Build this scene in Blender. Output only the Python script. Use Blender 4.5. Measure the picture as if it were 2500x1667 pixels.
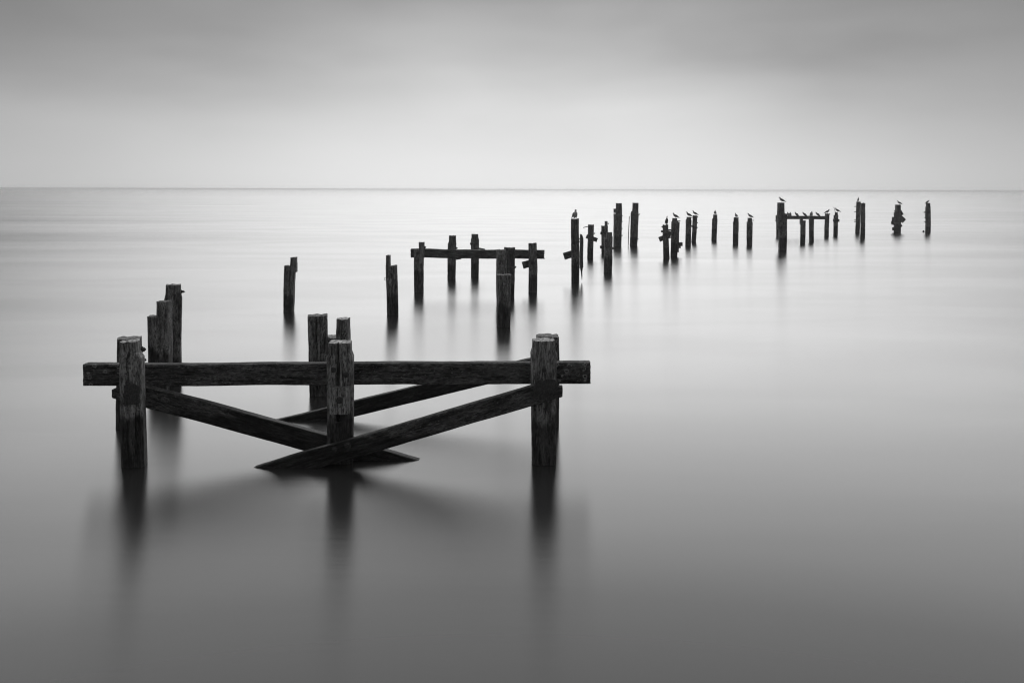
import bpy, bmesh, math, random
from mathutils import Vector, Matrix, noise

for o in list(bpy.data.objects):
    bpy.data.objects.remove(o, do_unlink=True)
scene = bpy.context.scene
COL = scene.collection
R = math.radians

# ------------------------------------------------------------------ camera
# level camera on the sea wall, 3.2 m above the water, 35 mm lens with a falling front
CAM_H = 3.2
FPX = 2500 * 35 / 36            # focal length in photo pixels (photo 2500 x 1667)
CX, CY = 1250.0, 462.5          # where the optical axis meets the photo (the horizon)
ROLL = 0.0030
cd = bpy.data.cameras.new('camera')
cd.lens = 35.0; cd.sensor_width = 36.0; cd.sensor_fit = 'HORIZONTAL'
cd.shift_y = -(1667 / 2 - CY) / 2500
cd.clip_start = 0.1; cd.clip_end = 120000
cam = bpy.data.objects.new('camera', cd)
COL.objects.link(cam)
cam.matrix_world = (Matrix.Translation((0, 0, CAM_H)) @ Matrix.Rotation(R(90), 4, 'X')
                    @ Matrix.Rotation(ROLL, 4, 'Z'))
scene.camera = cam

# ------------------------------------------------------------------ sky and sun
SUN_EL, SUN_AZ = 45.0, 3.0       # spread wide by the cloud, out to sea
world = bpy.data.worlds.new('World'); scene.world = world; world.use_nodes = True
nt = world.node_tree; nt.nodes.clear()


class NB:
    """tiny node helper"""
    def __init__(self, tree): self.t = tree
    def n(self, kind, **kw):
        nd = self.t.nodes.new(kind)
        for k, v in kw.items():
            setattr(nd, k, v)
        return nd
    def put(self, sock, v):
        if hasattr(v, 'is_output') or isinstance(v, bpy.types.NodeSocket):
            self.t.links.new(v, sock)
        else:
            sock.default_value = v
    def m(self, op, a, b=0.0, c=None, clamp=False):
        nd = self.n('ShaderNodeMath', operation=op, use_clamp=clamp)
        self.put(nd.inputs[0], a); self.put(nd.inputs[1], b)
        if c is not None: self.put(nd.inputs[2], c)
        return nd.outputs[0]
    def ramp(self, fac, stops, interp='LINEAR'):
        nd = self.n('ShaderNodeValToRGB'); r = nd.color_ramp; r.interpolation = interp
        while len(r.elements) < len(stops): r.elements.new(0.5)
        for e, (p, v) in zip(r.elements, stops):
            e.position = p; e.color = (v, v, v, 1)
        self.put(nd.inputs[0], fac)
        return nd.outputs[0]
    def smooth(self, v, a, b, lo=0.0, hi=1.0):
        nd = self.n('ShaderNodeMapRange', interpolation_type='SMOOTHSTEP')
        self.put(nd.inputs[0], v)
        for i, q in enumerate((a, b, lo, hi)): self.put(nd.inputs[i + 1], q)
        return nd.outputs[0]
    def noise(self, vec, scale, detail=3.0, rough=0.5, dist=0.0, norm=True):
        nd = self.n('ShaderNodeTexNoise', normalize=norm)
        self.put(nd.inputs['Vector'], vec); self.put(nd.inputs['Scale'], scale)
        nd.inputs['Detail'].default_value = detail; nd.inputs['Roughness'].default_value = rough
        nd.inputs['Distortion'].default_value = dist
        return nd.outputs[0]
    def map(self, vec, scale=(1, 1, 1), loc=(0, 0, 0)):
        nd = self.n('ShaderNodeMapping'); self.put(nd.inputs[0], vec)
        nd.inputs['Scale'].default_value = scale; self.put(nd.inputs['Location'], loc)
        return nd.outputs[0]
    def mixf(self, f, a, b):
        nd = self.n('ShaderNodeMix', data_type='FLOAT')
        self.put(nd.inputs[0], f); self.put(nd.inputs[2], a); self.put(nd.inputs[3], b)
        return nd.outputs[0]


b = NB(nt)
tc = b.n('ShaderNodeTexCoord')
sep = b.n('ShaderNodeSeparateXYZ'); nt.links.new(tc.outputs['Generated'], sep.inputs[0])
vx, vy, vz = sep.outputs
el = b.m('MULTIPLY', b.m('ARCSINE', vz), 180 / math.pi)                 # degrees above the horizon
az = b.m('MULTIPLY', b.m('ARCTAN2', vx, vy), 180 / math.pi)             # degrees right of the view axis
# thin bright cloud low over the sea, thicker and darker overhead
base = b.ramp(b.m('DIVIDE', b.m('MAXIMUM', el, 0.0), 90.0),
              [(0.0, 0.79), (0.022, 0.775), (0.055, 0.625), (0.085, 0.485), (0.125, 0.35),
               (0.21, 0.30), (0.40, 0.33), (1.0, 0.38)], 'B_SPLINE')
# brightest where the cloud is thinnest, straight out to sea
dz = b.m('ABSOLUTE', b.m('SUBTRACT', az, 1.0))
glow = b.smooth(dz, 4.0, 33.0, 1.0, 0.59)
comb = b.n('ShaderNodeCombineXYZ')
b.put(comb.inputs[0], b.m('MULTIPLY', az, 0.033)); b.put(comb.inputs[1], b.m('MULTIPLY', el, 0.128))
b.put(comb.inputs[2], 6.3)
cl = b.noise(comb.outputs[0], 1.0, 4.0, 0.45, 0.15)
comb2 = b.n('ShaderNodeCombineXYZ')
b.put(comb2.inputs[0], b.m('MULTIPLY', az, 0.02)); b.put(comb2.inputs[1], b.m('MULTIPLY', el, 0.55))
b.put(comb2.inputs[2], 9.1)
cl2 = b.noise(comb2.outputs[0], 1.0, 2.0, 0.5, 0.1)
cloud = b.m('ADD', b.m('MULTIPLY', b.m('SUBTRACT', cl, 0.5), 0.95), b.m('MULTIPLY', b.m('SUBTRACT', cl2, 0.5), 0.08))
comb3 = b.n('ShaderNodeCombineXYZ')
b.put(comb3.inputs[0], b.m('MULTIPLY', az, 0.085)); b.put(comb3.inputs[1], b.m('MULTIPLY', el, 0.24))
b.put(comb3.inputs[2], 1.4)
cl3 = b.noise(comb3.outputs[0], 1.0, 3.0, 0.5, 0.3)
cloud = b.m('ADD', cloud, b.m('MULTIPLY', b.m('SUBTRACT', cl3, 0.5), 0.30))
cloud = b.m('MULTIPLY', cloud, b.smooth(el, 0.5, 9.0, 0.12, 1.0))
deck = b.m('MULTIPLY', b.m('MULTIPLY', base, glow), b.m('ADD', 1.0, cloud))
sky = b.n('ShaderNodeTexSky', sky_type='NISHITA', sun_disc=False)
sky.sun_elevation = R(SUN_EL); sky.sun_rotation = R(SUN_AZ); sky.dust_density = 4.0; sky.air_density = 1.0
bw = b.n('ShaderNodeRGBToBW'); nt.links.new(sky.outputs[0], bw.inputs[0])
tot = b.m('ADD', deck, b.m('MULTIPLY', bw.outputs[0], 0.002))
bg = b.n('ShaderNodeBackground'); b.put(bg.inputs[0], tot); bg.inputs[1].default_value = 0.52
wo = b.n('ShaderNodeOutputWorld'); nt.links.new(bg.outputs[0], wo.inputs[0])

sd = bpy.data.lights.new('sun', 'SUN'); sd.energy = 0.88; sd.angle = R(83); sd.color = (1, 1, 1)
sun = bpy.data.objects.new('sun', sd); COL.objects.link(sun)
sdir = Vector((math.sin(R(SUN_AZ)) * math.cos(R(SUN_EL)), math.cos(R(SUN_AZ)) * math.cos(R(SUN_EL)), math.sin(R(SUN_EL))))
sun.rotation_euler = sdir.to_track_quat('Z', 'Y').to_euler()
sun.location = sdir * 60

vs = scene.view_settings
scene.display_settings.display_device = 'sRGB'
vs.view_transform = 'Standard'; vs.look = 'None'; vs.exposure = 1.0; vs.gamma = 1.0
vs.use_curve_mapping = False
scene.render.engine = 'CYCLES'
scene.cycles.use_denoising = True
scene.cycles.filter_width = 1.15
scene.cycles.max_bounces = 8
scene.cycles.glossy_bounces = 4
scene.cycles.sample_clamp_indirect = 6.0

# ------------------------------------------------------------------ materials
def new_mat(name):
    m = bpy.data.materials.new(name); m.use_nodes = True
    m.node_tree.nodes.clear()
    return m, NB(m.node_tree)


def finish(mb, bsdf):
    out = mb.n('ShaderNodeOutputMaterial'); mb.t.links.new(bsdf, out.inputs[0])


def timber_mat(name, lo=0.022, hi=0.085, lichen=0.5, rings=0.0, tide=0.56, wet=0.36, fine=1.0):
    m, q = new_mat(name)
    tcn = q.n('ShaderNodeTexCoord'); geo = q.n('ShaderNodeNewGeometry'); oi = q.n('ShaderNodeObjectInfo')
    off = q.n('ShaderNodeCombineXYZ')
    for i, k in enumerate((37.0, 53.0, 11.0)):
        q.put(off.inputs[i], q.m('MULTIPLY', oi.outputs['Random'], k))
    va = q.n('ShaderNodeVectorMath', operation='ADD')
    q.put(va.inputs[0], tcn.outputs['Object']); q.put(va.inputs[1], off.outputs[0])
    v = va.outputs[0]
    g1 = q.noise(q.map(v, (30, 30, 2.6)), 1.0, 6.0, 0.65, 0.7)          # long grain
    g2 = q.noise(q.map(v, (95, 95, 11)), 1.0, 4.0, 0.65)                # fibres
    blot = q.noise(q.map(v, (7, 7, 3.2)), 1.0, 5.0, 0.62, 0.4)          # weathered patches
    pit = q.noise(q.map(v, (60, 60, 22)), 1.0, 4.0, 0.65)
    tone = q.m('ADD', q.m('MULTIPLY', g1, 0.38), q.m('ADD', q.m('MULTIPLY', blot, 0.37), q.m('MULTIPLY', pit, 0.25)))
    col = q.smooth(tone, 0.40, 0.62, lo, hi)
    # fibres and checks
    col = q.m('MULTIPLY', col, q.smooth(g2, 0.32, 0.68, 0.45, 1.45))
    chk = q.smooth(g1, 0.36, 0.44, 0.30, 1.0)
    col = q.m('MULTIPLY', col, chk)
    # world height: weed covered and wet below the tide mark, dry and crusted above
    sp = q.n('ShaderNodeSeparateXYZ'); q.put(sp.inputs[0], geo.outputs['Position'])
    hgt = q.m('ADD', sp.outputs[2], q.m('MULTIPLY', q.m('SUBTRACT', blot, 0.5), 0.35))
    hgt = q.m('ADD', hgt, q.m('MULTIPLY', q.m('SUBTRACT', oi.outputs['Random'], 0.5), 0.25))
    dry = q.smooth(hgt, tide - 0.07, tide + 0.07)
    # crust of lichen and dead barnacles on the dry part
    crust = q.m('MULTIPLY', q.smooth(q.noise(q.map(v, (9, 9, 4)), 1.0, 6.0, 0.7, 0.3), 0.54, 0.62), q.smooth(pit, 0.45, 0.58))
    crust = q.m('MULTIPLY', q.m('MULTIPLY', crust, dry), lichen)
    col = q.mixf(crust, col, 0.42)
    dark = q.m('MULTIPLY', q.m('MULTIPLY', q.smooth(pit, 0.44, 0.36), q.smooth(blot, 0.40, 0.55)), dry)
    col = q.mixf(q.m('MULTIPLY', dark, 0.8), col, 0.008)
    if rings > 0:
        vo = q.n('ShaderNodeTexVoronoi', feature='F1'); vo.inputs['Scale'].default_value = 15.0
        vo.inputs['Randomness'].default_value = 1.0
        wob = q.n('ShaderNodeVectorMath', operation='ADD')
        nz = q.n('ShaderNodeTexNoise'); nz.inputs['Scale'].default_value = 22.0; q.put(nz.inputs['Vector'], v)
        sc = q.n('ShaderNodeVectorMath', operation='SCALE'); q.put(sc.inputs[0], nz.outputs['Color']); sc.inputs['Scale'].default_value = 0.03
        q.put(wob.inputs[0], v); q.put(wob.inputs[1], sc.outputs[0]); q.put(vo.inputs['Vector'], wob.outputs[0])
        dd = vo.outputs['Distance']
        ring = q.m('MULTIPLY', q.smooth(dd, 0.24, 0.31), q.smooth(dd, 0.44, 0.36))
        wn = q.n('ShaderNodeSeparateColor'); q.put(wn.inputs[0], vo.outputs['Color'])
        ring = q.m('MULTIPLY', ring, q.smooth(wn.outputs[0], 0.35, 0.6))
        spot = q.m('MULTIPLY', q.smooth(dd, 0.22, 0.15), q.smooth(wn.outputs[1], 0.78, 0.85))
        so = q.n('ShaderNodeSeparateXYZ'); q.put(so.inputs[0], tcn.outputs['Object'])
        endm = q.smooth(q.m('ABSOLUTE', so.outputs[2]), rings - 0.65, rings - 0.45)
        ring = q.m('MULTIPLY', q.m('ADD', q.m('MULTIPLY', ring, 0.75), spot, clamp=True), endm)
        col = q.mixf(q.m('MULTIPLY', ring, q.smooth(pit, 0.35, 0.5, 0.4, 1.0)), col, 0.40)
    # small pale flecks and worn arrises
    fl = q.m('MULTIPLY', q.smooth(q.noise(q.map(v, (75, 75, 34)), 1.0, 2.0, 0.5), 0.64, 0.72), dry)
    col = q.mixf(q.m('MULTIPLY', fl, 0.55), col, 0.36)
    worn = q.m('MULTIPLY', q.smooth(geo.outputs['Pointiness'], 0.515, 0.58), q.smooth(pit, 0.40, 0.60))
    col = q.mixf(q.m('MULTIPLY', q.m('MULTIPLY', worn, dry), 0.55), col, 0.30)
    col = q.m('MULTIPLY', col, q.mixf(dry, wet, 1.0))
    bs = q.n('ShaderNodeBsdfPrincipled')
    q.put(bs.inputs['Base Color'], col)
    q.put(bs.inputs['Roughness'], q.mixf(dry, 0.55, 0.82))
    bs.inputs['Specular IOR Level'].default_value = 0.25
    bp = q.n('ShaderNodeBump'); bp.inputs['Strength'].default_value = 0.9; bp.inputs['Distance'].default_value = 0.035 * fine
    hh = q.m('ADD', q.m('MULTIPLY', g1, 0.8), q.m('ADD', q.m('MULTIPLY', g2, 0.25), q.m('MULTIPLY', pit, q.mixf(dry, 0.08, 0.35))))
    q.put(bp.inputs['Height'], hh); q.put(bs.inputs['Normal'], bp.outputs[0])
    finish(q, bs.outputs[0])
    return m


M = {}
M['pile'] = timber_mat('weathered_pile_timber', 0.035, 0.20)
M['pile_crust'] = timber_mat('crusted_pile_timber', 0.05, 0.30, lichen=0.8)
M['front'] = timber_mat('chamfered_post_timber', 0.065, 0.37, lichen=0.5, tide=0.60, wet=0.24)
M['beam'] = timber_mat('sawn_beam_timber', 0.024, 0.15, lichen=0.10, rings=2.9, tide=-5)
M['brace'] = timber_mat('wet_brace_timber', 0.022, 0.13, lichen=0.22, tide=0.42, wet=0.35)
M['block'] = timber_mat('pale_block_timber', 0.07, 0.40, lichen=0.6, tide=-5)
M['plank'] = timber_mat('broken_plank_timber', 0.035, 0.16, lichen=0.2, tide=0.3)

m, q = new_mat('bleached_end_grain')
tcn = q.n('ShaderNodeTexCoord')
nn = q.noise(q.map(tcn.outputs['Object'], (26, 26, 26)), 1.0, 5.0, 0.65)
bs = q.n('ShaderNodeBsdfPrincipled'); q.put(bs.inputs['Base Color'], q.smooth(nn, 0.42, 0.62, 0.05, 0.55))
bs.inputs['Roughness'].default_value = 0.7
finish(q, bs.outputs[0]); M['end'] = m

m, q = new_mat('grey_end_grain')
tcn = q.n('ShaderNodeTexCoord')
nn = q.noise(q.map(tcn.outputs['Object'], (30, 30, 30)), 1.0, 5.0, 0.65)
bs = q.n('ShaderNodeBsdfPrincipled'); q.put(bs.inputs['Base Color'], q.smooth(nn, 0.35, 0.65, 0.04, 0.22))
bs.inputs['Roughness'].default_value = 0.8
finish(q, bs.outputs[0]); M['end_dark'] = m

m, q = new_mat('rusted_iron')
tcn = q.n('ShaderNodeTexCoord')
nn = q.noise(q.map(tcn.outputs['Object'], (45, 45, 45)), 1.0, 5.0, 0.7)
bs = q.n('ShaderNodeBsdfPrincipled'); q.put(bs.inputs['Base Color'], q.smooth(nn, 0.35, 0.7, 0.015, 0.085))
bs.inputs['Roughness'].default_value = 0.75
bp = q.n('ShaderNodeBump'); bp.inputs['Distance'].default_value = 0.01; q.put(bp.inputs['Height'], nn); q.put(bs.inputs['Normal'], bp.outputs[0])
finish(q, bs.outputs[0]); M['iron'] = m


def flat_mat(name, v, rough=0.7):
    mm, qq = new_mat(name)
    t = qq.n('ShaderNodeTexCoord')
    k = qq.noise(qq.map(t.outputs['Object'], (60, 60, 60)), 1.0, 3.0, 0.6)
    s = qq.n('ShaderNodeBsdfPrincipled'); qq.put(s.inputs['Base Color'], qq.smooth(k, 0.3, 0.7, v * 0.8, v * 1.2))
    s.inputs['Roughness'].default_value = rough
    finish(qq, s.outputs[0]); return mm


M['white'] = flat_mat('white_feather', 0.30)
M['grey'] = flat_mat('grey_feather', 0.12)
M['black'] = flat_mat('dark_feather', 0.018)
M['bill'] = flat_mat('bill_and_legs', 0.12, 0.5)

# ------------------------------------------------------------------ water
m, q = new_mat('calm_sea_water')
geo = q.n('ShaderNodeNewGeometry')
pos = geo.outputs['Position']
slick = q.noise(q.map(pos, (0.006, 0.085, 0)), 1.0, 3.0, 0.55, 0.4)       # long slicks along the shore
swell = q.noise(q.map(pos, (0.03, 0.22, 0)), 1.0, 3.0, 0.5, 0.2)
rip = q.noise(q.map(pos, (1.1, 9.0, 0)), 1.0, 3.0, 0.55, 0.3)
rough = q.m('ADD', 0.255, q.m('MULTIPLY', q.m('SUBTRACT', slick, 0.5), 0.085))
gl = q.n('ShaderNodeBsdfAnisotropic', distribution='BECKMANN')
gl.inputs['Color'].default_value = (0.97, 0.97, 0.97, 1)
q.put(gl.inputs['Roughness'], rough)
gl.inputs['Anisotropy'].default_value = 0.38            # swell runs in to the shore
tv = q.n('ShaderNodeCombineXYZ'); tv.inputs[0].default_value = 1.0
q.put(gl.inputs['Tangent'], tv.outputs[0])
df = q.n('ShaderNodeBsdfDiffuse'); df.inputs['Color'].default_value = (0.028, 0.028, 0.028, 1)
fr = q.n('ShaderNodeFresnel'); fr.inputs['IOR'].default_value = 1.33
bp = q.n('ShaderNodeBump'); bp.inputs['Strength'].default_value = 0.06; bp.inputs['Distance'].default_value = 0.02
q.put(bp.inputs['Height'], q.m('ADD', rip, q.m('MULTIPLY', swell, 3.0)))
q.put(gl.inputs['Normal'], bp.outputs[0])
mx = q.n('ShaderNodeMixShader')
# wave facets keep a rough sea from reflecting everything at grazing angles
eff = q.ramp(fr.outputs[0], [(0.0, 0.0), (0.06, 0.045), (0.11, 0.097), (0.14, 0.150), (0.195, 0.220), (0.29, 0.375), (0.35, 0.445), (0.43, 0.505),
                             (0.53, 0.55), (0.66, 0.58), (0.80, 0.59), (1.0, 0.61)])
film = q.noise(q.map(pos, (0.10, 0.26, 0)), 1.0, 3.0, 0.5, 0.5)            # patches of surface film
q.put(mx.inputs[0], q.m('MULTIPLY', eff, q.smooth(film, 0.3, 0.7, 0.965, 1.035))); q.put(mx.inputs[1], df.outputs[0]); q.put(mx.inputs[2], gl.outputs[0])
finish(q, mx.outputs[0]); M['water'] = m

SEA = 15000.0
me = bpy.data.meshes.new('sea_water')
me.from_pydata([(-SEA, -60, 0), (SEA, -60, 0), (SEA, SEA, 0), (-SEA, SEA, 0)], [], [(0, 1, 2, 3)])
me.materials.append(M['water'])
water = bpy.data.objects.new('sea_water', me); COL.objects.link(water); water['kind'] = 'structure'

# ------------------------------------------------------------------ geometry helpers
def ground(x, y):
    """point of the water surface seen at photo pixel x, y -> (X, Y)"""
    dx, dy = x - CX, y - CY
    u = dx * math.cos(ROLL) + dy * math.sin(ROLL)
    v = -dx * math.sin(ROLL) + dy * math.cos(ROLL)
    Y = CAM_H * FPX / v
    return u * Y / FPX, Y


def at(x, y, Y):
    dx, dy = x - CX, y - CY
    u = dx * math.cos(ROLL) + dy * math.sin(ROLL)
    v = -dx * math.sin(ROLL) + dy * math.cos(ROLL)
    return Vector((u * Y / FPX, Y, CAM_H - v * Y / FPX))


def tag(o, label, cat, group=None):
    o['label'] = label; o['category'] = cat
    if group: o['group'] = group
    return o


def empty(name, loc):
    o = bpy.data.objects.new(name, None); COL.objects.link(o); o.location = loc
    o.empty_display_size = 0.2
    return o


def adopt(child, parent):
    child.parent = parent
    child.matrix_parent_inverse = Matrix.Translation(-parent.matrix_basis.translation) if parent.type == 'EMPTY' \
        else parent.matrix_basis.inverted()


SEED = [1]


def timber_mesh(name, L, w, d, mats, seg=0.05, n=40, profile=None, power=12.0, chamfer=0.12, amp=0.006,
                warp=0.008, jag=0.012, cracks=(), dish=0.0, centre=False, fn=None, seed=None):
    """squared timber along local z from 0 to L, weathered by noise; mats = (side, end)"""
    SEED[0] += 1
    sd_ = seed if seed is not None else SEED[0] * 7.31
    nz = max(3, int(L / seg) + 1)
    per = max(2, n // 4)
    sec = []
    for k in range(4):
        for i in range(per):
            t = -1 + 2 * i / per
            sec.append([(t, -1), (1, t), (-t, 1), (-1, -t)][k])
    out = []
    for (x, y) in sec:
        s = 1.0 / ((abs(x) ** power + abs(y) ** power) ** (1 / power))
        x, y = x * s, y * s
        c = 2 - chamfer
        if abs(x) + abs(y) > c:
            s = c / (abs(x) + abs(y)); x, y = x * s, y * s
        out.append((x, y))
    N = len(out)
    prof = profile or [(0, 1, 1, 0, 0), (L, 1, 1, 0, 0)]

    def pr(z):
        if z <= prof[0][0]: return prof[0][1:]
        for a, c in zip(prof, prof[1:]):
            if z <= c[0]:
                t = (z - a[0]) / max(1e-6, c[0] - a[0])
                return [a[i] + (c[i] - a[i]) * t for i in range(1, 5)]
        return prof[-1][1:]
    zs = [L * i / (nz - 1) for i in range(nz)]
    for p in prof:                                     # keep the shoulders crisp
        j = min(range(nz), key=lambda i: abs(zs[i] - p[0]))
        if 0 < j < nz - 1: zs[j] = p[0]
    verts, faces, fm = [], [], []
    o3 = Vector((sd_, sd_ * 0.37, sd_ * 1.7))
    for zi, z in enumerate(zs):
        sw, sd2, ox, oy = pr(z)
        bx = noise.noise(Vector((sd_, 0, z * 1.1))) * warp; by = noise.noise(Vector((0, sd_, z * 1.1))) * warp
        for (x, y) in out:
            px, py = x * w / 2 * sw, y * d / 2 * sd2
            dl = math.hypot(x, y)
            a = noise.noise(Vector((px * 26, py * 26, z * 1.6)) + o3) * amp
            a += noise.noise(Vector((px * 60, py * 60, z * 9)) + o3) * amp * 0.45
            a += min(0, noise.noise(Vector((px * 9, py * 9, z * 4)) + o3) + 0.25) * amp * 2.2
            for (cx, cy, z0, z1, cw, cdp) in cracks:
                if z0 <= z <= z1:
                    xx = cx * w / 2 + 0.012 * noise.noise(Vector((5.1, sd_, z * 7)))
                    dist = math.hypot(px - xx, py - cy * d / 2)
                    if dist < cw:
                        a -= cdp * (1 - dist / cw) ** 0.6
            px += x / dl * a; py += y / dl * a
            zz = z
            if zi == nz - 1 and jag:
                zz += noise.noise(Vector((px * 22, py * 22, 3.3)) + o3) * jag
            if zi == 0 and centre and jag:
                zz -= noise.noise(Vector((px * 22, py * 22, 8.3)) + o3) * jag
            verts.append([px + bx + ox, py + by + oy, zz])
    for r in range(nz - 1):
        for i in range(N):
            j = (i + 1) % N
            faces.append((r * N + i, r * N + j, (r + 1) * N + j, (r + 1) * N + i)); fm.append(0)

    def cap(ring, up):
        base_ = ring * N
        prev = [base_ + i for i in range(N)]
        cxm = sum(verts[i][0] for i in prev) / N; cym = sum(verts[i][1] for i in prev) / N
        czm = sum(verts[i][2] for i in prev) / N
        for f in (0.72, 0.36):
            cur = []
            for i in range(N):
                vx_, vy_, vz_ = verts[base_ + i]
                X, Y_ = cxm + (vx_ - cxm) * f, cym + (vy_ - cym) * f
                Z = czm + (vz_ - czm) * f + (noise.noise(Vector((X * 30, Y_ * 30, 1.2)) + o3) * jag * 0.7 - dish * (1 - f)) * up
                cur.append(len(verts)); verts.append([X, Y_, Z])
            for i in range(N):
                j = (i + 1) % N
                faces.append((prev[i], prev[j], cur[j], cur[i]) if up > 0 else (prev[j], prev[i], cur[i], cur[j])); fm.append(1)
            prev = cur
        c_ = len(verts); verts.append([cxm, cym, czm - dish * up])
        for i in range(N):
            j = (i + 1) % N
            faces.append((prev[i], prev[j], c_) if up > 0 else (prev[j], prev[i], c_)); fm.append(1)
    cap(nz - 1, 1); cap(0, -1)
    if centre:
        for v_ in verts: v_[2] -= L / 2
    if fn:
        verts = [fn(v_) for v_ in verts]
    me_ = bpy.data.meshes.new(name); me_.from_pydata([tuple(v_) for v_ in verts], [], faces)
    for mm in mats: me_.materials.append(mm)
    me_.polygons.foreach_set('material_index', fm)
    me_.polygons.foreach_set('use_smooth', [True] * len(faces))
    me_.set_sharp_from_angle(angle=R(38))
    return me_


def frame_to(a, c, yaw=0.0):
    """matrix with local z from a to c, local y pointing away from the camera"""
    zax = (c - a).normalized()
    yv = Vector((math.sin(yaw), math.cos(yaw), 0))
    yax = (yv - zax * yv.dot(zax)).normalized()
    xax = yax.cross(zax)
    mt = Matrix((xax, yax, zax)).transposed().to_4x4()
    mt.translation = a
    return mt


def stick(name, a, c, w, d, mats, parent=None, yaw=0.0, centre=False, **kw):
    """a squared timber from point a to point c"""
    L = (c - a).length
    me_ = timber_mesh(name, L, w, d, mats, centre=centre, **kw)
    o = bpy.data.objects.new(name, me_); COL.objects.link(o)
    mt = frame_to(a, c, yaw)
    if centre: mt.translation = (a + c) / 2
    o.matrix_basis = mt
    if parent: adopt(o, parent)
    return o


def bolt(parent, p, direction, r=0.018, length=0.05, name='bolt'):
    """iron stud with a hexagonal nut; p on the timber surface"""
    bm = bmesh.new()
    bmesh.ops.create_cone(bm, cap_ends=True, segments=10, radius1=r * 0.55, radius2=r * 0.5, depth=length * 1.25,
                          matrix=Matrix.Translation((0, 0, length * 0.45)))
    bmesh.ops.create_cone(bm, cap_ends=True, segments=6, radius1=r * 1.15, radius2=r * 1.05, depth=length * 0.45,
                          matrix=Matrix.Translation((0, 0, length * 0.55)))
    bmesh.ops.create_cone(bm, cap_ends=True, segments=12, radius1=r * 1.7, radius2=r * 1.6, depth=length * 0.16,
                          matrix=Matrix.Translation((0, 0, length * 0.08)))
    me_ = bpy.data.meshes.new(name); bm.to_mesh(me_); bm.free(); me_.materials.append(M['iron'])
    o = bpy.data.objects.new(name, me_); COL.objects.link(o)
    mt = Vector(direction).to_track_quat('Z', 'Y').to_matrix().to_4x4(); mt.translation = p
    o.matrix_basis = mt
    adopt(o, parent)
    return o


def rod(name, pts, r, parent, mat='iron', sides=7):
    """bent iron rod or wire through points"""
    verts, faces = [], []
    for i, p in enumerate(pts):
        t = (pts[min(i + 1, len(pts) - 1)] - pts[max(i - 1, 0)]).normalized()
        qx = t.to_track_quat('Z', 'Y')
        for k in range(sides):
            a = 2 * math.pi * k / sides
            rr = r * (1 + 0.25 * noise.noise(Vector((i * 1.7, k * 0.9, r * 100))))
            verts.append(p + qx @ Vector((math.cos(a) * rr, math.sin(a) * rr, 0)))
    for i in range(len(pts) - 1):
        for k in range(sides):
            faces.append((i * sides + k, i * sides + (k + 1) % sides, (i + 1) * sides + (k + 1) % sides, (i + 1) * sides + k))
    faces.append(tuple(range(sides))[::-1]); faces.append(tuple(range((len(pts) - 1) * sides, len(pts) * sides)))
    me_ = bpy.data.meshes.new(name); me_.from_pydata(verts, [], faces); me_.materials.append(M[mat])
    me_.polygons.foreach_set('use_smooth', [True] * len(faces))
    o = bpy.data.objects.new(name, me_); COL.objects.link(o)
    adopt(o, parent)
    return o


DEEP = 0.55       # how far timbers are built below the water
PILE_GROUP = 'timber piles of the ruined pier'


def shaft(parent, xb, yb, xt, yt, name='shaft', mat='pile', end='end_dark', Y=None, dscale=1.0, yaw=None,
          neck=None, **kw):
    """post from photo extents: xb=(left,right) at the waterline yb, xt at the top yt.
    neck=(y, xl, xr): the head above y is cut narrower to (xl,xr)."""
    xc = (xb[0] + xb[1]) / 2
    Yf = Y if Y else ground(xc, yb)[1]
    va_ = math.atan((xc - CX) / FPX)                    # direction in which the post is seen
    if yaw is None:
        yaw = va_ * 0.8 + R(random.Random(int(xc)).uniform(-9, 9))
    dl_ = abs(yaw - va_)
    w = (xb[1] - xb[0]) * Yf / FPX / (math.cos(dl_) + 0.85 * math.sin(dl_))
    d = w * dscale
    Yc = Yf + d / 2
    B = at(xc, yb, Yc); B.z = 0
    T = at((xt[0] + xt[1]) / 2, yt, Yf); T.x *= Yc / Yf; T.y = Yc
    wt = (xt[1] - xt[0]) / (xb[1] - xb[0])
    ax = (T - B) / T.z
    A = B - ax * DEEP
    L = (T - A).length
    zt = lambda z: (z + DEEP) / (T.z + DEEP) * L
    if neck:
        nz_ = at(xc, neck[0], Yf).z
        nw = (neck[2] - neck[1]) / (xb[1] - xb[0])
        axis_x = (B + ax * nz_).x
        nx = at((neck[1] + neck[2]) / 2, neck[0], Yf).x * Yc / Yf - axis_x
        sl = min(0.09, (T.z - nz_) * 0.6)
        prof = [(0, 1, 1, 0, 0), (zt(nz_ - sl), wt, 1, 0, 0), (zt(nz_), nw, min(1, nw + 0.04), nx, 0), (L, nw * 0.97, min(1, nw + 0.02), nx, 0)]
    else:
        prof = [(0, 1, 1, 0, 0), (zt(0), 1, 1, 0, 0), (L, wt, min(1.05, wt), 0, 0)]
    far = Yf > 20
    kw.setdefault('seg', 0.035 if not far else (0.06 if Yf < 45 else 0.09))
    kw.setdefault('n', 64 if not far else (40 if Yf < 45 else 28))
    kw.setdefault('amp', 0.007 if not far else 0.011)
    kw.setdefault('jag', 0.014 if not far else 0.03)
    kw.setdefault('warp', 0.012)
    o = stick(name, A, T, w, d, (M[mat], M[end]), parent, yaw, profile=prof, **kw)
    return o, Yf, w


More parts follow.
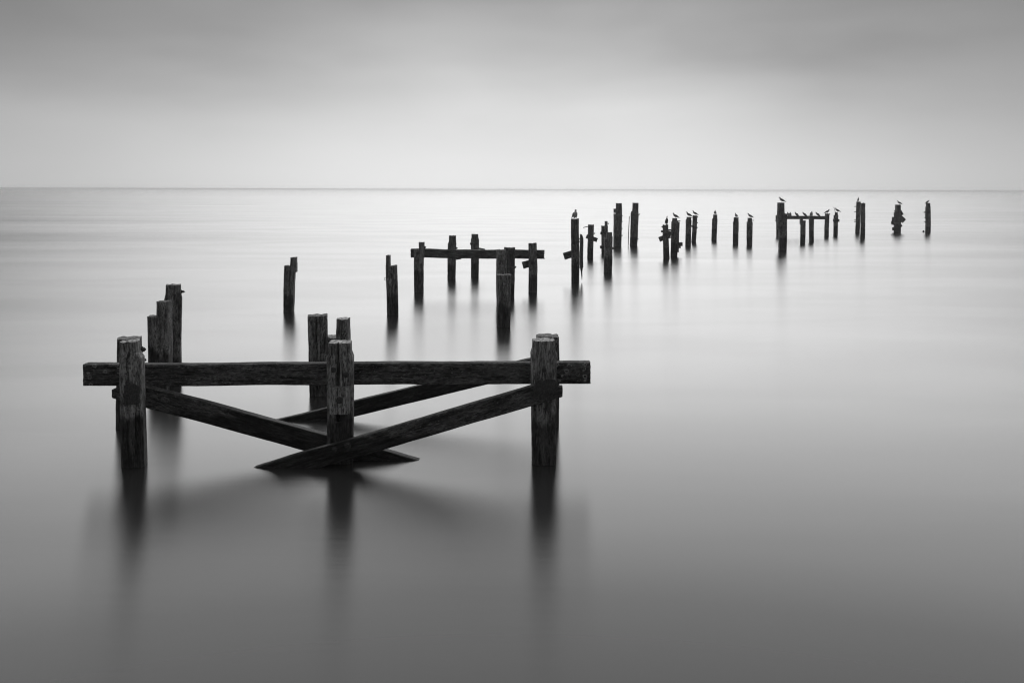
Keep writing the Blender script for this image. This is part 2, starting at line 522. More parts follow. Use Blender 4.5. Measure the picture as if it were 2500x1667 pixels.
def piece(parent, name, p1, p2, wpx, Y, thick=0.08, mat='plank', end='end_dark', Y2=None, **kw):
    """plank or beam between two photo points at depth Y, wpx = its width in photo pixels"""
    a, c = at(p1[0], p1[1], Y), at(p2[0], p2[1], Y2 or Y)
    kw.setdefault('seg', 0.06 if Y > 20 else 0.03); kw.setdefault('n', 24 if Y > 20 else 48)
    kw.setdefault('amp', 0.008 if Y > 20 else 0.005); kw.setdefault('warp', 0.006)
    kw.setdefault('jag', 0.02)
    return stick(name, a, c, wpx * Y / FPX, thick, (M[mat], M[end]), parent, 0.0, **kw)


def root_at(name, x, y, label, cat='timber pile', group=PILE_GROUP):
    X, Y = ground(x, y)
    o = empty(name, (X, Y + 0.15, 0)); tag(o, label, cat, group)
    return o


random.seed(4)

# ------------------------------------------------------------------ foreground trestle
YF = 11.50        # front faces of the three posts
tr = root_at('timber_trestle', 830, 1130, 'large dark trestle nearest the shore, three posts joined by one long beam and crossed braces',
             'trestle', 'trestles of the ruined pier')
pr_kw = dict(seg=0.022, n=112, amp=0.0045, jag=0.010, chamfer=0.26, power=20, warp=0.006)
pL, _, _ = shaft(tr, (297, 360), 1143, (291, 352), 836, 'post', 'front', 'end', Y=11.40, neck=(862, 293.5, 343), yaw=R(-10),
                 cracks=[(-0.25, -1, 1.0, 1.55, 0.010, 0.02), (0.35, -1, 0.5, 1.3, 0.010, 0.015)], **pr_kw)
pM, _, _ = shaft(tr, (799, 864.5), 1130, (797, 865), 839, 'post', 'front', 'end', Y=11.58, neck=(862, 802, 860), yaw=R(-5),
                 cracks=[(-0.15, -1, 1.05, 2.4, 0.024, 0.12)], **pr_kw)
pR, _, _ = shaft(tr, (1297, 1357), 1134, (1294, 1360), 833, 'post', 'front', 'end', Y=11.56, neck=(854, 1298, 1356), yaw=R(-3),
                 cracks=[(-0.5, -1, 0.9, 1.6, 0.010, 0.02), (0.1, -1, 1.1, 1.6, 0.008, 0.02)], **pr_kw)
YB = 11.93
a, c = at(209, 914.5, YB), at(1440.5, 907.5, YB)
beam = stick('cross_beam', a, c, 52.5 * YB / FPX, 0.16, (M['beam'], M['end_dark']), tr, centre=True, seg=0.03, n=72, amp=0.004,
             warp=0.010, jag=0.006, chamfer=0.10, power=14)


def brace(name, pa, pb, wpx, Y, thick, parent, zcut=None, xcut=None, mat='brace', zlim=None):
    A_, C_ = at(*pa, Y), at(*pb, Y)
    L = (C_ - A_).length
    mt = frame_to(A_, C_)
    inv = mt.inverted()

    def trim(v_):
        wv = mt @ Vector(v_)
        if zcut is None:
            return v_
        if (wv.x - xcut[0]) * xcut[1] > 0 and wv.z > zcut:
            wv.z = zcut - 0.004 * (wv.z - zcut) + 0.004 * noise.noise(Vector((wv.x * 30, wv.y * 30, 0)))
        if (wv.x - xcut[2]) * xcut[1] > 0:
            wv.x = xcut[2] + 0.004 * noise.noise(Vector((wv.z * 30, wv.y * 30, 0)))
        return tuple(inv @ wv)
    me_ = timber_mesh(name, L, wpx * Y / FPX, thick, (M[mat], M['end_dark']), seg=0.03, n=64, amp=0.004, warp=0.012, jag=0.008,
                      chamfer=0.10, power=14, fn=trim)
    o = bpy.data.objects.new(name, me_); COL.objects.link(o); o.matrix_basis = mt
    adopt(o, parent)
    return o


# right-hand brace lies across the front of the posts
YBF = 11.47
z_r = at(1350, 942, YBF).z
br1 = brace('diagonal_brace', (1400, 935), (470, 1207), 47, YBF, 0.11, tr, z_r, (at(1345, 950, YBF).x, 1, at(1373, 950, YBF).x))
# left-hand brace lies behind them
YBB = 11.80
z_l = at(285, 949, YBB).z
br2 = brace('diagonal_brace', (250, 936.7), (1200, 1193), 50, YBB, 0.13, tr, z_l, (at(300, 950, YBB).x, -1, at(278, 950, YBB).x))
# block and bolts on the middle post, thin dark patches added at the brace ends
ch = piece(tr, 'wooden_block', (831, 1009), (831, 943.5), 46, 11.56, 0.12, 'block', 'end_dark', seg=0.015, n=72, amp=0.006, jag=0.006,
           chamfer=0.06, power=24)
bolt(ch, at(829, 977, 11.495), (0, -1, 0), 0.024, 0.05)
bolt(tr, at(813, 903, 11.575), (0, -1, 0), 0.020, 0.04)
bolt(tr, at(845, 915, 11.575), (0, -1, 0), 0.020, 0.04)
bolt(br1, at(849, 1088, 11.41), (0, -1, 0), 0.024, 0.04)
bolt(br1, at(817, 1097, 11.41), (0, -1, 0), 0.018, 0.03)
bolt(pL, at(309, 912, 11.41), (0, -1, 0), 0.014, 0.02)
bolt(pR, at(1329, 904, 11.56), (0, -1, 0), 0.014, 0.02)


def patch(parent, x, y, Y, wpx, hpx, seed, thick=0.014):
    """thin dark plate with a wavy rim"""
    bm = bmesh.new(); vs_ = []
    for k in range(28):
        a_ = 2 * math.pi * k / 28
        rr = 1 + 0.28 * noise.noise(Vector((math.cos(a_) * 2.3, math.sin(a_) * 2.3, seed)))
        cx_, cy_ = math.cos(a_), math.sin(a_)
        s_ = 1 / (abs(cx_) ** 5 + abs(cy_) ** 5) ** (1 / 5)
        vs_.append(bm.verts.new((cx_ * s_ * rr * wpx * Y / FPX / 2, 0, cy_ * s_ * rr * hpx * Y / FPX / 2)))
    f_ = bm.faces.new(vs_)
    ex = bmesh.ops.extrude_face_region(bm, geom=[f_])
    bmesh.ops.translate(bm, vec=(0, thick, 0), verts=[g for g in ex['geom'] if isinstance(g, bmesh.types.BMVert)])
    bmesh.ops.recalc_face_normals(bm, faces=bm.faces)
    me_ = bpy.data.meshes.new('dark_patch'); bm.to_mesh(me_); bm.free(); me_.materials.append(M['iron'])  # added dark patch, borrows the bolt material for its tone
    o = bpy.data.objects.new('dark_patch', me_); COL.objects.link(o); o.location = at(x, y, Y)
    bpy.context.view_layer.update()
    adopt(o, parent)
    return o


pp = patch(tr, 1331, 951, 11.395, 56, 50, 2.2)
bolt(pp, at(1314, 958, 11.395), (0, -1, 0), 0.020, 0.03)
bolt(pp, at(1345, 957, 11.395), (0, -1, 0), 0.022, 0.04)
pp = patch(tr, 322, 963, 11.385, 38, 52, 5.2)
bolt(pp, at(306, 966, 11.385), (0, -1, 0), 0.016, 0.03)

# ------------------------------------------------------------------ second trestle just behind
tb = root_at('timber_trestle', 1335, 1043, 'half hidden rear trestle, two posts close behind the nearest one and a sloping brace',
             'trestle', 'trestles of the ruined pier')
bk = dict(seg=0.03, n=80, amp=0.006, jag=0.014, chamfer=0.18)
q1, Yq, _ = shaft(tb, (284, 348), 1047, (286, 345), 829, 'post', 'pile', 'end_dark', yaw=R(-13), **bk)
q2, Yq2, _ = shaft(tb, (1306, 1366), 1043, (1308, 1365), 823, 'post', 'pile', 'end_dark', yaw=R(-2), **bk)
bolt(q1, at(346, 853, Yq + 0.1), (1, -0.25, 0.05), 0.026, 0.055)
bolt(q1, at(346, 878, Yq + 0.1), (1, -0.25, -0.03), 0.026, 0.060)
brace('diagonal_brace', (1345, 880), (560, 1070), 37, 13.78, 0.11, tb)

# ------------------------------------------------------------------ piles on the left
def pile(label, xb, yb, xt, yt, mat='pile', end='end_dark', tongue=None, name='timber_pile', root=None, **kw):
    """tongue = (xl, xr, ytop, y_low): a surviving upright strip above the broken shoulder"""
    r_ = root or root_at(name, (xb[0] + xb[1]) / 2, yb, label)
    o, Y, w = shaft(r_, xb, yb, xt, yt, mat=mat, end=end, **kw)
    if tongue:
        xl, xr, y0, y1 = tongue[:4]
        lean = tongue[4] if len(tongue) > 4 else 0
        wpx = xr - xl
        d = w * 0.86
        a_ = at((xl + xr) / 2 - lean, y1, Y); c_ = at((xl + xr) / 2, y0, Y)
        a_.y = c_.y = Y + d / 2 + 0.004
        fr_ = Y > 20
        stick('tongue', a_, c_, wpx * Y / FPX, d, (M[mat], M[end]), r_, 0.03,
              profile=[(0, 1, 1, 0, 0), ((c_ - a_).length * 0.55, 1, 1, 0, 0), ((c_ - a_).length * 0.70, 0.94, 0.96, 0, 0), ((c_ - a_).length, 0.92, 0.94, 0, 0)],
              seg=0.03 if not fr_ else 0.06, n=48 if not fr_ else 24, amp=0.006 if not fr_ else 0.009, jag=0.012, chamfer=0.2, warp=0.004)
    return r_, Y, w


# tall pile with a shouldered head
r_, Y, w = pile('tallest pile at the left behind the beam, shouldered head and a bolt sticking out', (403, 442), 940, (402, 444), 697,
                neck=(718, 405, 441.5), mat='pile_crust')
bolt(r_, at(442, 712, Y + 0.1), (1, -0.1, 0), 0.018, 0.06)
# stepped pile in front of it
pile('crusted stepped pile standing in front of the tallest left pile', (364, 413), 952, (361, 413), 773, mat='pile_crust',
     tongue=(379, 410.5, 737, 930))
# pair behind the middle post
r_, Y, w = pile('broad split pile behind the middle of the long beam, flat sawn top', (756, 802), 967, (751, 799.5), 772, mat='pile_crust',
                cracks=[(-0.12, -1, 0.6, 2.4, 0.016, 0.05), (0.35, -1, 0.9, 2.4, 0.012, 0.03)], n=96)
pile('stepped pile with a narrow upright tongue directly behind the middle post', (797, 850), 963, (797, 850), 824, mat='pile_crust', end='end',
     tongue=(819.6, 849.5, 780, 850))
# two lone notched piles
r_, Y, w = pile('lone pile standing left in open water, notched top with its tongue on the right', (691.3, 718), 762, (693, 722.5), 650, mat='pile_crust',
                tongue=(707.5, 722.6, 629, 665, 0.2))
r_, Y, w = pile('lone notched pile with a thin tongue on its left and a wire loop', (945, 972.5), 770, (942, 970.8), 650, mat='pile_crust',
                tongue=(941.3, 951.2, 624, 672, -0.8))
lp = [at(942 + 2.6 * math.cos(t) - 1.0, 681 + 3.4 * math.sin(t), Y + 0.02) for t in [k * 0.6 + 0.6 for k in range(9)]]
rod('wire_loop', lp, 0.006, r_)

# ------------------------------------------------------------------ middle frame
fr = root_at('timber_trestle', 1160, 714, 'middle trestle in open water, one beam carried by a narrow-headed post and a wide post',
             'trestle', 'trestles of the ruined pier')
o, Y, w = shaft(fr, (1011, 1034.7), 714, (1010.7, 1035.6), 610, 'post', 'pile_crust', yaw=0.0)
YM = Y
a_ = at(1028.3, 630, Y); c_ = at(1028.3, 592, Y); a_.y = c_.y = Y + 0.15
stick('tongue', a_, c_, 13 * Y / FPX, 0.26, (M['pile_crust'], M['end_dark']), fr, seg=0.05, n=32, amp=0.008, jag=0.01)
o, Y, w = shaft(fr, (1290, 1311.7), 714, (1290, 1310.5), 595, 'post', 'pile_crust', yaw=0.0)
YB2 = YM + 0.33
a, c = at(1003.7, 618.5, YB2), at(1328, 621.5, YB2)
stick('cross_beam', a, c, 21.2 * YB2 / FPX, 0.2, (M['plank'], M['end_dark']), fr, seg=0.06, n=40, amp=0.009, warp=0.02, jag=0.05)
piece(fr, 'broken_brace', (1276, 648), (1302, 641), 17, YM + 0.34, 0.1)
bolt(fr, at(1036, 604, YM + 0.1), (1, -0.2, 0.2), 0.03, 0.05)
bolt(fr, at(1020, 618, YM), (0, -1, 0), 0.03, 0.04)
bolt(fr, at(1300, 642, YM), (0, -1, 0), 0.035, 0.05)
bolt(fr, at(1310.8, 620, YM + 0.1), (1, -0.2, 0), 0.03, 0.05)
r_, Y, w = pile('plain upright pile behind the middle trestle beam, the left of two', (1092.7, 1112.5), 681, (1094, 1115), 576, neck=(590, 1096, 1113.6))
piece(r_, 'splinter', (1112, 633), (1126, 631), 3, Y + 0.2, 0.05)
bolt(r_, at(1114, 606, Y + 0.1), (1, -0.2, 0), 0.025, 0.05)
r_, Y, w = pile('pile behind the middle trestle beam with chewed neck, the right of two', (1150, 1169), 675, (1149, 1169.5), 572.5, neck=(581, 1150.5, 1168))
piece(r_, 'splinter', (1164, 605.5), (1184, 610), 3.6, Y + 0.1, 0.05)
piece(r_, 'broken_plank', (1148, 594), (1158, 596), 7, Y - 0.02, 0.06)
r_, Y, w = pile('thick pile in front of the middle trestle beam, leaning slightly beside the squat front pile', (1229, 1256), 727, (1230, 1258), 605.5, mat='brace')
bolt(r_, at(1256, 652, Y + 0.1), (1, -0.1, 0), 0.03, 0.05)
piece(r_, 'broken_plank', (1236, 656), (1257, 652), 4, Y - 0.03, 0.06)
pile('narrow crusted pile rising directly behind the squat front pile', (1211.5, 1238), 742, (1211, 1237), 611, mat='pile_crust', neck=(626, 1211, 1236.5))
pile('squat square topped pile nearest the camera at the middle trestle', (1211.7, 1246), 799, (1210.5, 1247.8), 672, mat='pile_crust', end='end_dark',
     cracks=[(0.1, -1, 0.3, 1.3, 0.03, 0.04)], amp=0.008, n=64, seg=0.04)

# ------------------------------------------------------------------ right of the middle: the tall group
r_, Y, w = pile('tall pile with one gull on top and a plank stub jutting left', (1394.6, 1414.5), 689, (1394, 1414), 535.5, jag=0.05,
                cracks=[(-0.1, -1, 1.2, 2.7, 0.04, 0.05)])
G1 = Y
piece(r_, 'plank_stub', (1376.5, 626), (1400, 619), 17, Y + 0.2, 0.1)
lo_ = at(1420, 684, Y); hi_ = at(1419.5, 572.5, Y)
stick('hanging_plank', lo_, hi_, 8.4 * Y / FPX, 0.09, (M['plank'], M['end_dark']), r_,
      profile=[(0, 0.12, 0.4, 0, 0), (0.3, 0.5, 0.8, 0, 0), (0.42, 0.75, 1, 0, 0), (0.46, 1, 1, 0, 0), (1.45, 1, 1, 0, 0), (1.58, 0.55, 1, -0.02, 0)],
      seg=0.05, n=28, amp=0.012, warp=0.02, jag=0.03)
for yy in (583, 590, 616, 626, 653):
    rod('spike', [at(1413, yy, Y + 0.1), at(1417.5, yy + 0.5, Y + 0.05)], 0.018, r_)
r_, Y, w = pile('lower pile with a crooked plank nailed across it, just right of the gull-topped tall pile', (1433, 1448), 630, (1435.6, 1450.4), 549)
piece(r_, 'nailed_plank', (1431.5, 577), (1457.5, 586.5), 10, Y - 0.06, 0.08)
rod('bent_rod', [at(1437, 553.5, Y + .1), at(1431, 554, Y), at(1424, 556, Y)], 0.018, r_)
bolt(r_, at(1450.5, 570, Y + 0.1), (1, -0.1, 0), 0.03, 0.05)
r_, Y, w = pile('dark notched pile with a thin tongue, half hidden behind a nearer broken pile', (1468.5, 1484), 619, (1467.8, 1484), 552,
                tongue=(1476.8, 1484, 540.5, 575))
piece(r_, 'ledge', (1466, 569), (1482, 571), 7, Y - 0.08, 0.12)
piece(r_, 'broken_plank', (1465, 604), (1476, 602), 7, Y - 0.06, 0.1)
bolt(r_, at(1484, 546, Y + 0.1), (1, -0.1, 0), 0.03, 0.05)
r_, Y, w = pile('broken topped pile standing in front of the tall thick pair', (1474, 1494.5), 665, (1474, 1496), 580, mat='pile_crust',
                tongue=(1481.5, 1495.5, 567.5, 590), jag=0.06)
piece(r_, 'plank_stub', (1494, 606), (1498, 607), 6, Y + 0.1, 0.08)
r_, Y, w = pile('tall thick pile with a notched left shoulder, left of the tall pair', (1497, 1517.5), 601, (1497.5, 1519), 523, tongue=(1504, 1519.4, 496.5, 540),
                jag=0.07)
piece(r_, 'broken_plank', (1500.5, 520), (1500.5, 510), 5, Y + 0.12, 0.15)
for yy in (527, 541, 558, 575):
    bolt(r_, at(1517.6, yy, Y + 0.15), (1, -0.2, 0), 0.03, 0.06)
r_, Y, w = pile('tall round topped pile with a thin leaning rod, right of the tall pair', (1537.7, 1556.3), 600, (1539.5, 1559.5), 521,
                tongue=(1545, 1560, 495.5, 540, 1.0), jag=0.07)
piece(r_, 'broken_plank', (1543, 528), (1543.5, 516), 5, Y + 0.12, 0.15)
rod('leaning_rod', [at(1533.8, 599, Y), at(1535, 560, Y), at(1536.6, 528, Y)], 0.022, r_)
rod('bent_rod', [at(1556, 527, Y), at(1560.5, 525, Y), at(1562.5, 521, Y)], 0.02, r_)
bolt(r_, at(1556.5, 584, Y + 0.1), (1, -0.2, 0), 0.03, 0.06)

# ------------------------------------------------------------------ gull piles
r_, Y, w = pile('short pile wrapped in debris with a dark bird on top', (1619, 1634.6), 632, (1617.6, 1631.5), 549.5, jag=0.05)
H1 = Y
piece(r_, 'plank_stub', (1609.5, 585), (1622, 580), 12, Y + 0.1, 0.1)
piece(r_, 'lashed_timber', (1614, 565), (1641, 568), 5, Y - 0.08, 0.1)
piece(r_, 'lashed_timber', (1618, 573), (1640, 571), 5, Y - 0.10, 0.1)
piece(r_, 'lashed_timber', (1628, 562), (1639, 562), 4, Y - 0.05, 0.08)
piece(r_, 'broken_plank', (1635, 582), (1635.5, 568), 5, Y - 0.03, 0.08)
bolt(r_, at(1617.6, 554, Y), (-1, -0.2, 0), 0.03, 0.05)
r_, Y, w = pile('shouldered pile with a gull on top and a plank stub low on its right', (1637.6, 1653.5), 626, (1639, 1657.5), 533.5, neck=(539, 1641, 1653))
H2 = Y
piece(r_, 'side_timber', (1654.5, 616), (1656.6, 542), 4.5, Y + 0.12, 0.12)
piece(r_, 'plank_stub', (1655, 597), (1666, 596), 9.5, Y + 0.15, 0.1)
piece(r_, 'plank_stub', (1659.5, 606), (1660, 596), 4, Y + 0.12, 0.08)
rod('spike', [at(1652, 539.4, Y), at(1661, 539.3, Y)], 0.018, r_)
r_, Y, w = pile('pile topped by a gull, left of a touching pair', (1673, 1687), 600, (1674, 1688.3), 530.5, neck=(535, 1676, 1687))
H3 = Y
rod('bent_rod', [at(1687, 532, Y), at(1689.5, 531, Y), at(1692, 530.4, Y)], 0.02, r_)
r_, Y, w = pile('leaning pile topped by a gull, right of a touching pair', (1688, 1699.5), 591, (1691.5, 1702.8), 526.5)
H4 = Y
piece(r_, 'lashed_timber', (1688, 552), (1702, 556), 4, Y - 0.06, 0.08)
for yy in (530, 544, 556):
    bolt(r_, at(1702.3 - (yy - 530) * 0.05, yy, Y + 0.1), (1, -0.2, 0), 0.03, 0.06)
r_, Y, w = pile('slim leaning pile with a bird on top, alone between two gaps', (1737, 1749.3), 586, (1738.9, 1752), 524.5, neck=(532, 1741, 1751)); H5 = Y
r_, Y, w = pile('upright shouldered pile with a bird on top, left of the stepped one', (1789.2, 1802.5), 596, (1789.5, 1803.8), 531.5, neck=(540, 1791, 1803)); H6 = Y
r_, Y, w = pile('stepped pile with a gull on top, standing just left of the far trestle', (1823, 1836.6), 599, (1822.5, 1837.6), 542.5,
                tongue=(1827, 1837.2, 532.5, 552)); H7 = Y
bolt(r_, at(1837.5, 538, Y + 0.1), (1, -0.2, 0), 0.03, 0.06)

# ------------------------------------------------------------------ far trestle with a row of gulls
r_, Y, w = pile('tallest far pile at the left end of the gull-lined beam, gull on top', (1900.5, 1921), 611, (1899.5, 1921.5), 540, neck=None,
                tongue=(1900, 1917, 495, 560), jag=0.04); I1 = Y
piece(r_, 'collar_timber', (1918, 541), (1918.5, 522), 5.5, Y + 0.05, 0.2)
piece(r_, 'collar_timber', (1901, 540), (1921, 538), 5, Y - 0.08, 0.1)
ft = root_at('timber_trestle', 1960, 577, 'far trestle with a thin level beam lined with resting gulls', 'trestle', 'trestles of the ruined pier')
o, Y, w = shaft(ft, (1895, 1906), 577, (1894.5, 1906), 527, 'post'); YI = Y
piece(ft, 'broken_plank', (1895.5, 541), (1896, 526), 4, Y - 0.06, 0.1)
bolt(ft, at(1895, 539, Y), (-1, -0.2, 0), 0.04, 0.06)
o, Y, w = shaft(ft, (2012, 2023.2), 577, (2014, 2025), 522, 'post')
bolt(ft, at(2025, 523, Y + 0.1), (1, -0.1, 0), 0.03, 0.05)
a, c = at(1898, 531.2, YI + 0.15), at(2017, 531.4, YI + 0.15)
stick('cross_beam', a, c, 8.2 * YI / FPX, 0.2, (M['plank'], M['end_dark']), ft, seg=0.09, n=28, amp=0.008, warp=0.02, jag=0.02)
BEAM_Y = YI + 0.15
pile('pile under the gull-lined beam with a notched right corner, left of two', (1953.5, 1965.5), 594, (1954.5, 1967), 538.5, tongue=(1954.5, 1961.5, 533, 548))
r_, Y, w = pile('pile under the gull-lined beam reaching up to it, right of two', (1975.2, 1987), 590, (1974.5, 1987.3), 527.5, neck=None)
r_, Y, w = pile('short stepped pile with a bent rod and a gull, just right of the far trestle', (2034.5, 2045.2), 574, (2035.3, 2046.5), 526,
                tongue=(2040, 2046.4, 518.8, 535)); I5 = Y
piece(r_, 'lashed_timber', (2034, 538), (2049, 538.5), 6.5, Y - 0.06, 0.1)
rod('bent_rod', [at(2039.5, 527, Y), at(2039.4, 519, Y), at(2037.8, 511.5, Y), at(2035.3, 506, Y)], 0.02, r_)

# ------------------------------------------------------------------ last piles
r_, Y, w = pile('pile with a black upright bird on top, rear one of a joined pair', (2088, 2099), 568, (2091, 2101.5), 492.8); J1 = Y
for yy in (504, 517, 537, 541):
    rod('spike', [at(2091 - (yy - 500) * 0.03, yy, Y + .1), at(2086.5 - (yy - 500) * 0.01, yy + 0.6, Y + .05)], 0.03, r_)
pile('jagged topped pile, front one of the joined pair under the black bird', (2100.2, 2112), 581, (2101.4, 2112.6), 497.5, jag=0.14)
r_, Y, w = pile('ragged pile hung with broken planks on both sides, second from the far right', (2182, 2199), 568, (2182.5, 2200), 519,
                tongue=(2189, 2201, 500, 535)); K1 = Y
piece(r_, 'broken_plank', (2197, 530), (2207.5, 540), 12, Y - 0.06, 0.12)
piece(r_, 'broken_plank', (2198, 515), (2203, 525), 6, Y - 0.06, 0.12)
piece(r_, 'broken_plank', (2179.5, 549), (2180.5, 530), 5, Y - 0.03, 0.12)
piece(r_, 'broken_plank', (2177.5, 547), (2178, 540), 4, Y - 0.03, 0.10)
piece(r_, 'broken_plank', (2194, 544), (2200, 554), 7, Y - 0.08, 0.12)
piece(r_, 'broken_plank', (2181, 563), (2181.5, 555), 5, Y - 0.03, 0.12)
piece(r_, 'broken_plank', (2182, 550), (2190, 545), 6, Y - 0.08, 0.12)
r_, Y, w = pile('last pile at the far right with a low resting gull on top', (2259, 2272.3), 568, (2259.5, 2272), 496, neck=(503, 2260.7, 2271)); L1 = Y
for (yy, ll) in ((518.5, 5), (525, 1.5), (531.5, 2.5), (542, 2.5)):
    bolt(r_, at(2259.5, yy, Y), (-1, -0.1, 0), 0.045, 0.03 * ll)
st = root_at('timber_stump', 2254.5, 567.5, 'tiny dark stump barely above the water beside the last pile', 'stump', None)
shaft(st, (2251.8, 2257.6), 567.5, (2253, 2256.5), 563.7, 'shaft', jag=0.05)

# ------------------------------------------------------------------ birds
def loft(name, stations, mats, choose, n=14):
    verts, faces, fm = [], [], []
    for k, (x, z, ry, rz) in enumerate(stations):
        p0 = stations[max(k - 1, 0)]; p1 = stations[min(k + 1, len(stations) - 1)]
        t = Vector((p1[0] - p0[0], 0, p1[1] - p0[1])).normalized()
        up = Vector((-t.z, 0, t.x))
        for i in range(n):
            a_ = 2 * math.pi * i / n
            verts.append(Vector((x, 0, z)) + Vector((0, 1, 0)) * math.cos(a_) * ry + up * math.sin(a_) * rz)
    for k in range(len(stations) - 1):
        for i in range(n):
            j = (i + 1) % n
            faces.append((k * n + i, k * n + j, (k + 1) * n + j, (k + 1) * n + i))
            fm.append(choose(k, math.sin(2 * math.pi * (i + 0.5) / n)))
    faces.append(tuple(range(n))); fm.append(choose(0, 0))
    faces.append(tuple(range((len(stations) - 1) * n, len(stations) * n))[::-1]); fm.append(choose(len(stations) - 2, 0))
    me_ = bpy.data.meshes.new(name); me_.from_pydata(verts, [], faces)
    for mm in mats: me_.materials.append(mm)
    me_.polygons.foreach_set('material_index', fm)
    me_.polygons.foreach_set('use_smooth', [True] * len(faces))
    bm = bmesh.new(); bm.from_mesh(me_); bmesh.ops.recalc_face_normals(bm, faces=bm.faces); bm.to_mesh(me_); bm.free()
    return me_


GM = [M['white'], M['grey'], M['black'], M['bill']]
def pitched(st, ang, px=-0.02, pz=0.145, plump=1.0):
    """tip the bird's spine nose-up about its hips and fatten it"""
    c_, s_ = math.cos(ang), math.sin(ang)
    return [(px + (x - px) * c_ - (z - pz) * s_, pz + (x - px) * s_ + (z - pz) * c_, ry * plump, rz * plump) for (x, z, ry, rz) in st]


trunk_st = [(-0.215, 0.118, .020, .006), (-0.18, 0.122, .030, .014), (-0.13, 0.132, .048, .034), (-0.07, 0.142, .064, .056), (0.0, 0.150, .073, .070),
            (0.06, 0.158, .066, .066)]
head_rel = [(0.045, 0.04, .050, .052), (0.062, 0.078, .034, .038), (0.070, 0.105, .032, .034), (0.084, 0.124, .034, .033),
            (0.105, 0.127, .026, .026), (0.118, 0.123, .012, .012), (0.140, 0.116, .008, .009), (0.160, 0.108, .004, .005)]


def gull_line(ang, drop=0.0, neck=1.0):
    body_ = pitched(trunk_st, ang)
    bx_, bz_ = body_[-1][0] - 0.012, body_[-1][1] - 0.008
    return [(x, z - drop, ry, rz) for (x, z, ry, rz) in body_] + [(bx_ + x, bz_ + z * neck - drop, ry, rz) for (x, z, ry, rz) in head_rel]


PITCH = R(20); PITCH_SIT = R(34)
paint = lambda k, s_: 3 if k >= 11 else (1 if (s_ > 0.1 and k < 5) else 0)
gull_body = loft('gull_body', gull_line(PITCH), GM, paint)
gull_sit = loft('resting_gull_body', gull_line(PITCH_SIT, 0.0, 0.8), GM, paint)
wing_st = [(0.085, 0.170, .012, .030), (0.04, 0.168, .020, .052), (-0.03, 0.160, .021, .056), (-0.10, 0.146, .017, .042), (-0.17, 0.134, .012, .022),
           (-0.22, 0.128, .008, .012), (-0.265, 0.122, .003, .004)]
wpaint = lambda k, s_: 2 if k >= 4 else 1
gull_wing = loft('gull_wing', pitched(wing_st, PITCH), GM, wpaint, 10)
sit_wing = loft('resting_gull_wing', pitched(wing_st, PITCH_SIT), GM, wpaint, 10)
leg_st = [(0.0, 0.12, .008, .008), (0.004, 0.06, .0055, .0055), (0.0, 0.008, .005, .005), (0.02, 0.003, .018, .004), (0.05, 0.002, .022, .003)]
gull_leg = loft('gull_leg', leg_st, GM, lambda k, s: 3, 8)
corm_st = [(-0.105, -0.03, .020, .006), (-0.085, 0.03, .030, .018), (-0.06, 0.09, .060, .052), (-0.03, 0.16, .078, .070), (0.0, 0.23, .072, .066), (0.015, 0.29, .046, .046),
           (0.012, 0.335, .024, .026), (0.01, 0.375, .022, .024), (0.028, 0.408, .024, .024), (0.055, 0.418, .020, .020), (0.08, 0.416, .009, .010), (0.125, 0.410, .005, .006), (0.135, 0.404, .003, .003)]
corm_body = loft('dark_bird_body', corm_st, GM, lambda k, s: 3 if k >= 10 else 2)
cw_st = [(0.0, 0.25, .010, .02), (-0.02, 0.20, .016, .045), (-0.05, 0.12, .015, .042), (-0.08, 0.05, .009, .02), (-0.10, 0.0, .004, .006)]
corm_wing = loft('dark_bird_wing', cw_st, GM, lambda k, s: 2, 10)


def bird(kind, x, y, Y, heading, scale, label, cat='gull', group='gulls resting on the old piles', tilt=0.0):
    """x, y: photo pixel of the feet; heading: degrees, 0 = facing right, 180 = left, 90 = out to sea"""
    r_ = empty('gull' if cat == 'gull' else 'dark_seabird', at(x, y, Y))
    tag(r_, label, cat, group)
    body, wing = {'stand': (gull_body, gull_wing), 'sit': (gull_sit, sit_wing), 'dark': (corm_body, corm_wing)}[kind]
    dzv = 0.0 if kind != 'sit' else -0.055
    parts = [('body', body, (0, 0, dzv), 0, 1)]
    off = 0.058 if kind != 'dark' else 0.062
    parts += [('wing', wing, (0, off, dzv), -0.12, 1), ('wing', wing, (0, -off, dzv), 0.12, 1)]
    if kind != 'sit':
        parts += [('leg', gull_leg, (0, 0.025, 0), 0, 1), ('leg', gull_leg, (0, -0.025, 0), 0, 1)]
    if kind == 'dark':
        parts[0] = ('body', body, (0, 0, 0.045), 0, 1); parts[1] = ('wing', wing, (0, off, 0.045), -0.1, 1); parts[2] = ('wing', wing, (0, -off, 0.045), 0.1, 1)
    for (nm, dat, loc, rz, s) in parts:
        o_ = bpy.data.objects.new(nm, dat); COL.objects.link(o_); o_.parent = r_
        o_.location = loc; o_.rotation_euler = (0, 0, rz)
    r_.rotation_euler = (0, tilt, R(heading)); r_.scale = (scale * 1.2,) * 3
    return r_


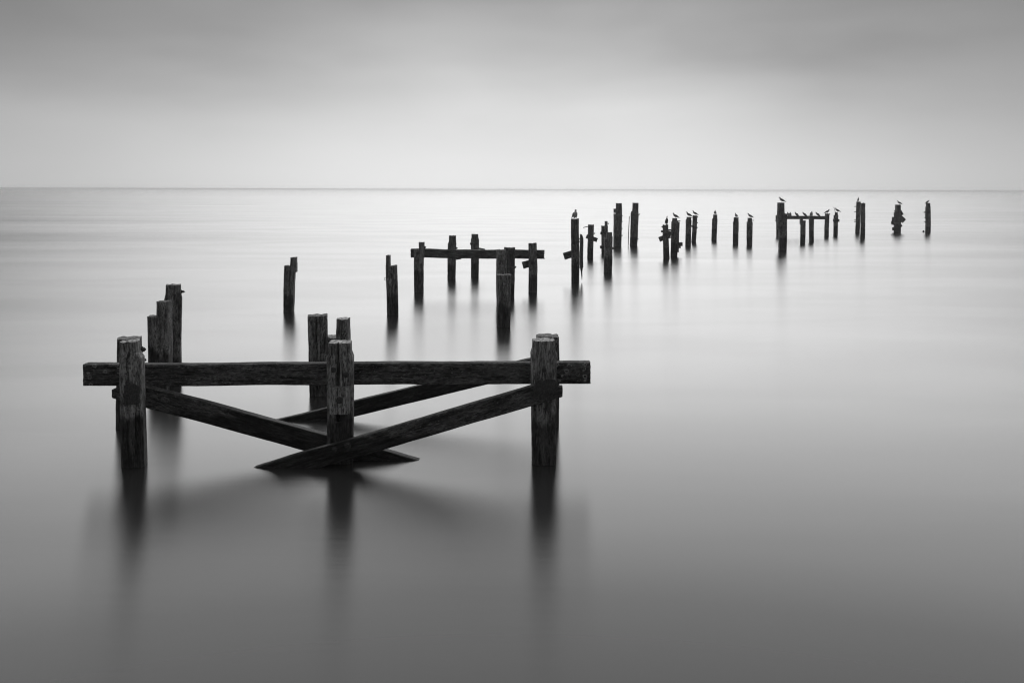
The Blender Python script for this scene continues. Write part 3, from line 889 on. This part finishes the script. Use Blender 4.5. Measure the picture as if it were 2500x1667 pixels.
bird('stand', 1404, 536.0, G1 + 0.15, 78, 0.88, 'plump gull on the tall pile with the plank stub jutting left')
bird('dark', 1628, 549.5, H1 + 0.15, 60, 0.72, 'hunched dark bird on the short debris-wrapped pile', 'dark bird', 'dark birds on the old piles')
bird('stand', 1649, 534, H2 + 0.15, 200, 0.72, 'gull on the shouldered pile with a low plank stub on its right')
bird('stand', 1682, 530.6, H3 + 0.15, 180, 0.82, 'gull facing left on the left pile of the touching pair')
bird('stand', 1697, 526.8, H4 + 0.15, 175, 0.80, 'gull facing left on the leaning right pile of the touching pair')
bird('stand', 1746, 524.8, H5 + 0.15, 80, 0.78, 'bird on the slim leaning pile standing alone')
bird('stand', 1797, 531.8, H6 + 0.15, 95, 0.72, 'bird on the shouldered pile left of the stepped one')
bird('stand', 1831.5, 532.8, H7 + 0.15, 150, 0.72, 'gull on the stepped pile just left of the far trestle')
bird('stand', 1909, 495, I1 + 0.18, 170, 0.78, 'gull facing left on the tallest far pile')
for (x, hd, lb) in ((1924.5, 100, 'leftmost of the gulls resting along the far beam'),
                    (1929.3, 75, 'second gull from the left on the far beam, touching the first'),
                    (1944.5, 120, 'third gull from the left along the far beam'),
                    (1964.0, 140, 'fourth gull along the far beam, above the notched pile'),
                    (1981.0, 65, 'fifth and largest gull along the far beam, above the pile that reaches it'),
                    (1996.0, 190, 'rightmost gull sitting on the far beam, palest of the row')):
    bird('sit', x, 527.2, BEAM_Y, hd, 0.85 if x != 1981.0 else 1.0, lb, 'gull', 'gulls in a row on the far beam')
bird('stand', 2020, 522, YI + 0.15, 8, 0.82, 'gull facing right on the post at the right end of the far beam')
bird('stand', 2044.5, 519, I5 + 0.15, 170, 0.86, 'gull facing left on the short stepped pile with the bent rod')
bird('dark', 2095.5, 492.8, J1 + 0.15, 40, 0.62, 'black upright bird on the rear pile of the joined pair', 'dark bird', 'dark birds on the old piles')
bird('stand', 2195.5, 500, K1 + 0.15, 180, 0.80, 'gull facing left on top of the ragged plank-hung pile')
bird('sit', 2185, 518.5, K1 + 0.12, 160, 0.55, 'small bird on the left shoulder of the ragged plank-hung pile')
bird('sit', 2264.5, 496.2, L1 + 0.15, 5, 0.75, 'low resting gull facing right on the last pile at the far right')

# ------------------------------------------------------------------ sea haze
m, q = new_mat('sea_haze')
vol = q.n('ShaderNodeVolumePrincipled')
vol.inputs['Color'].default_value = (0.99, 0.99, 0.99, 1)
vol.inputs['Density'].default_value = 0.0006
vol.inputs['Anisotropy'].default_value = 0.84
out = q.n('ShaderNodeOutputMaterial'); q.t.links.new(vol.outputs[0], out.inputs['Volume'])
bm = bmesh.new()
bmesh.ops.create_cube(bm, size=1.0)
hx0, hx1, hy0, hy1, hz0, hz1 = -SEA - 100, SEA + 100, -160, SEA + 100, -1.6, CAM_H + 0.5
for v_ in bm.verts:
    v_.co = (hx0 if v_.co.x < 0 else hx1, hy0 if v_.co.y < 0 else hy1, hz0 if v_.co.z < 0 else hz1)
me = bpy.data.meshes.new('haze'); bm.to_mesh(me); bm.free(); me.materials.append(m)
hz = bpy.data.objects.new('haze', me); COL.objects.link(hz); hz['kind'] = 'stuff'
